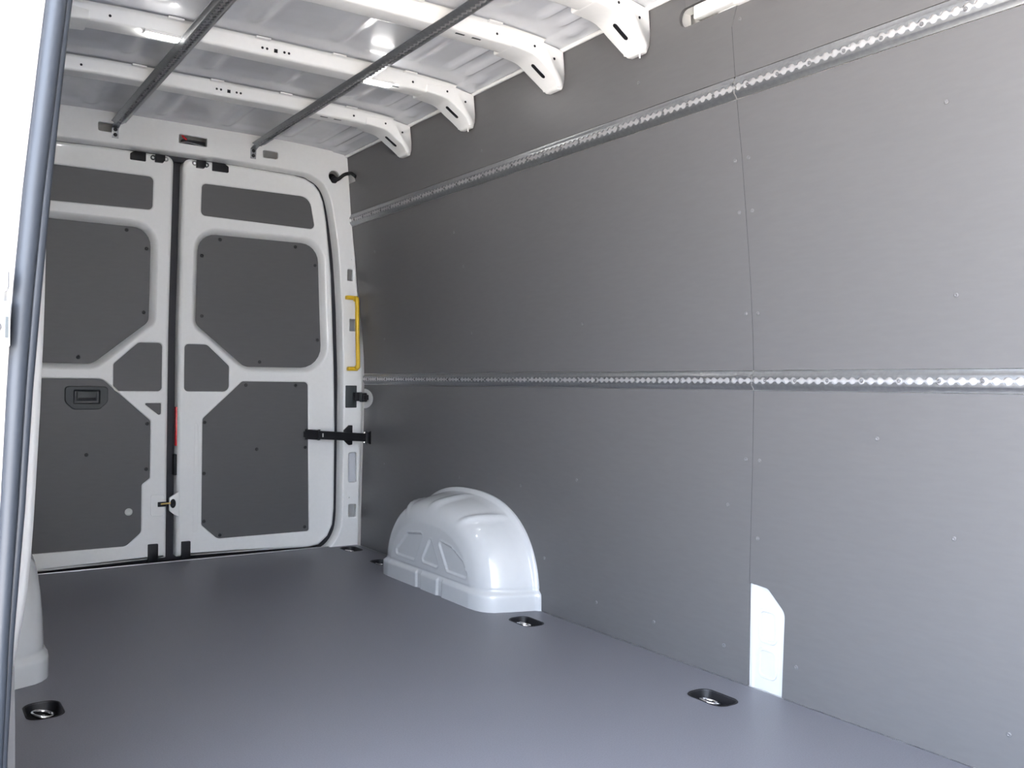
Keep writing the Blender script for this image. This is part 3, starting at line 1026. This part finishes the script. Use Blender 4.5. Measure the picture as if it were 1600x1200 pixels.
SR = [(-.1, -.937), (0, -.934), (.3, -.925), (.47, -.918), (.641, -.906), (.814, -.898), (.901, -.892), (.989, -.886), (1.121, -.877), (1.255, -.866), (1.345, -.857), (1.6, -.832), (1.8, -.811), (1.95, -.796)]
SL = [(-.1, -.957), (0, -.954), (.3, -.947), (.47, -.942), (.643, -.936), (.814, -.929), (.943, -.923), (1.073, -.912), (1.161, -.902), (1.338, -.884), (1.6, -.860), (1.8, -.840), (1.95, -.826)]
zs = [-.1 + 2.05 * i / 40 for i in range(41)]
bm = bmesh.new()
rows = []
for z in zs:
    xi = interp(INN, z); xs = interp(SR, z); xl = interp(SL, z)
    sec = [(-1.00, -2.745), (xi - .02, -2.745), (xi - .004, -2.755), (xi, -2.77), (xi - .002, -2.80), (xi - .012, -2.835), (xs - .002, -2.87), (xs - .006, -2.890), (xl, -2.890),
           (xl - .006, -2.893), (xl - .010, -2.905), (xl - .028, -2.908), (xl - .034, -2.925), (xl - .060, -2.928), (xl - .066, -2.90), (xl - .10, -2.90), (-1.06, -2.87), (-1.06, -2.745)]
    rows.append([bm.verts.new((x, y, z)) for x, y in sec])
for a, b in zip(rows, rows[1:]):
    for k in range(len(a)): bm.faces.new((a[k], a[(k + 1) % len(a)], b[(k + 1) % len(a)], b[k]))
pj = finish('door_pillar', bm, WHITE, wl, 40)
pj['label'] = 'white pillar beside the sliding door opening'
# striker on the jamb
box('striker_plate', (-.968, -2.934, .862), (-.928, -2.9, .922), WHITE, wl, .003)
put_mesh('striker_bolt', disc_mesh('striker_bolt', .008, .005, SCREW, 12), wl, (-.946, -2.934, .888), (0, -1, 0))
box('striker_slot', (-.9345, -2.9352, .874), (-.9305, -2.930, .902), DARKP, wl)
box('jamb_step', (-.99, -2.936, .935), (-.930, -2.90, .965), ROOFW, wl, .006)
# the seal: two beads of rubber
so = empty('sliding_door_seal', (-.93, -2.9, 0))
prop(so, 'blue-grey double rubber door seal running up the pillar at the left edge', 'door seal')
zz = [-.05 + 1.98 * i / 60 for i in range(61)]
tube('outer_bead', [(interp(SL, z) * .60 + interp(SR, z) * .40 - .001, -2.905, z) for z in zz], [.0105 + .003 * sstep(.5, 1.2, z) for z in zz], SEALM, so, 14)
tube('inner_bead', [(interp(SL, z) * .14 + interp(SR, z) * .86 - .0015, -2.900, z) for z in zz], [.0062 + .002 * sstep(.5, 1.2, z) for z in zz], SEALM, so, 12)
# front partition and the part of the side ahead of the opening
wf = box('wall_front', (-.93, FRONT - .05, -.1), (.93, FRONT, 2.02), WHITE)
prop(wf, kind='structure')

# sill step and header above the sliding door
hd = box('trim_1', (-1.0, -4.40, 1.85), (-.81, -2.88, 2.03), WHITE, None, .01)
prop(hd, kind='structure')
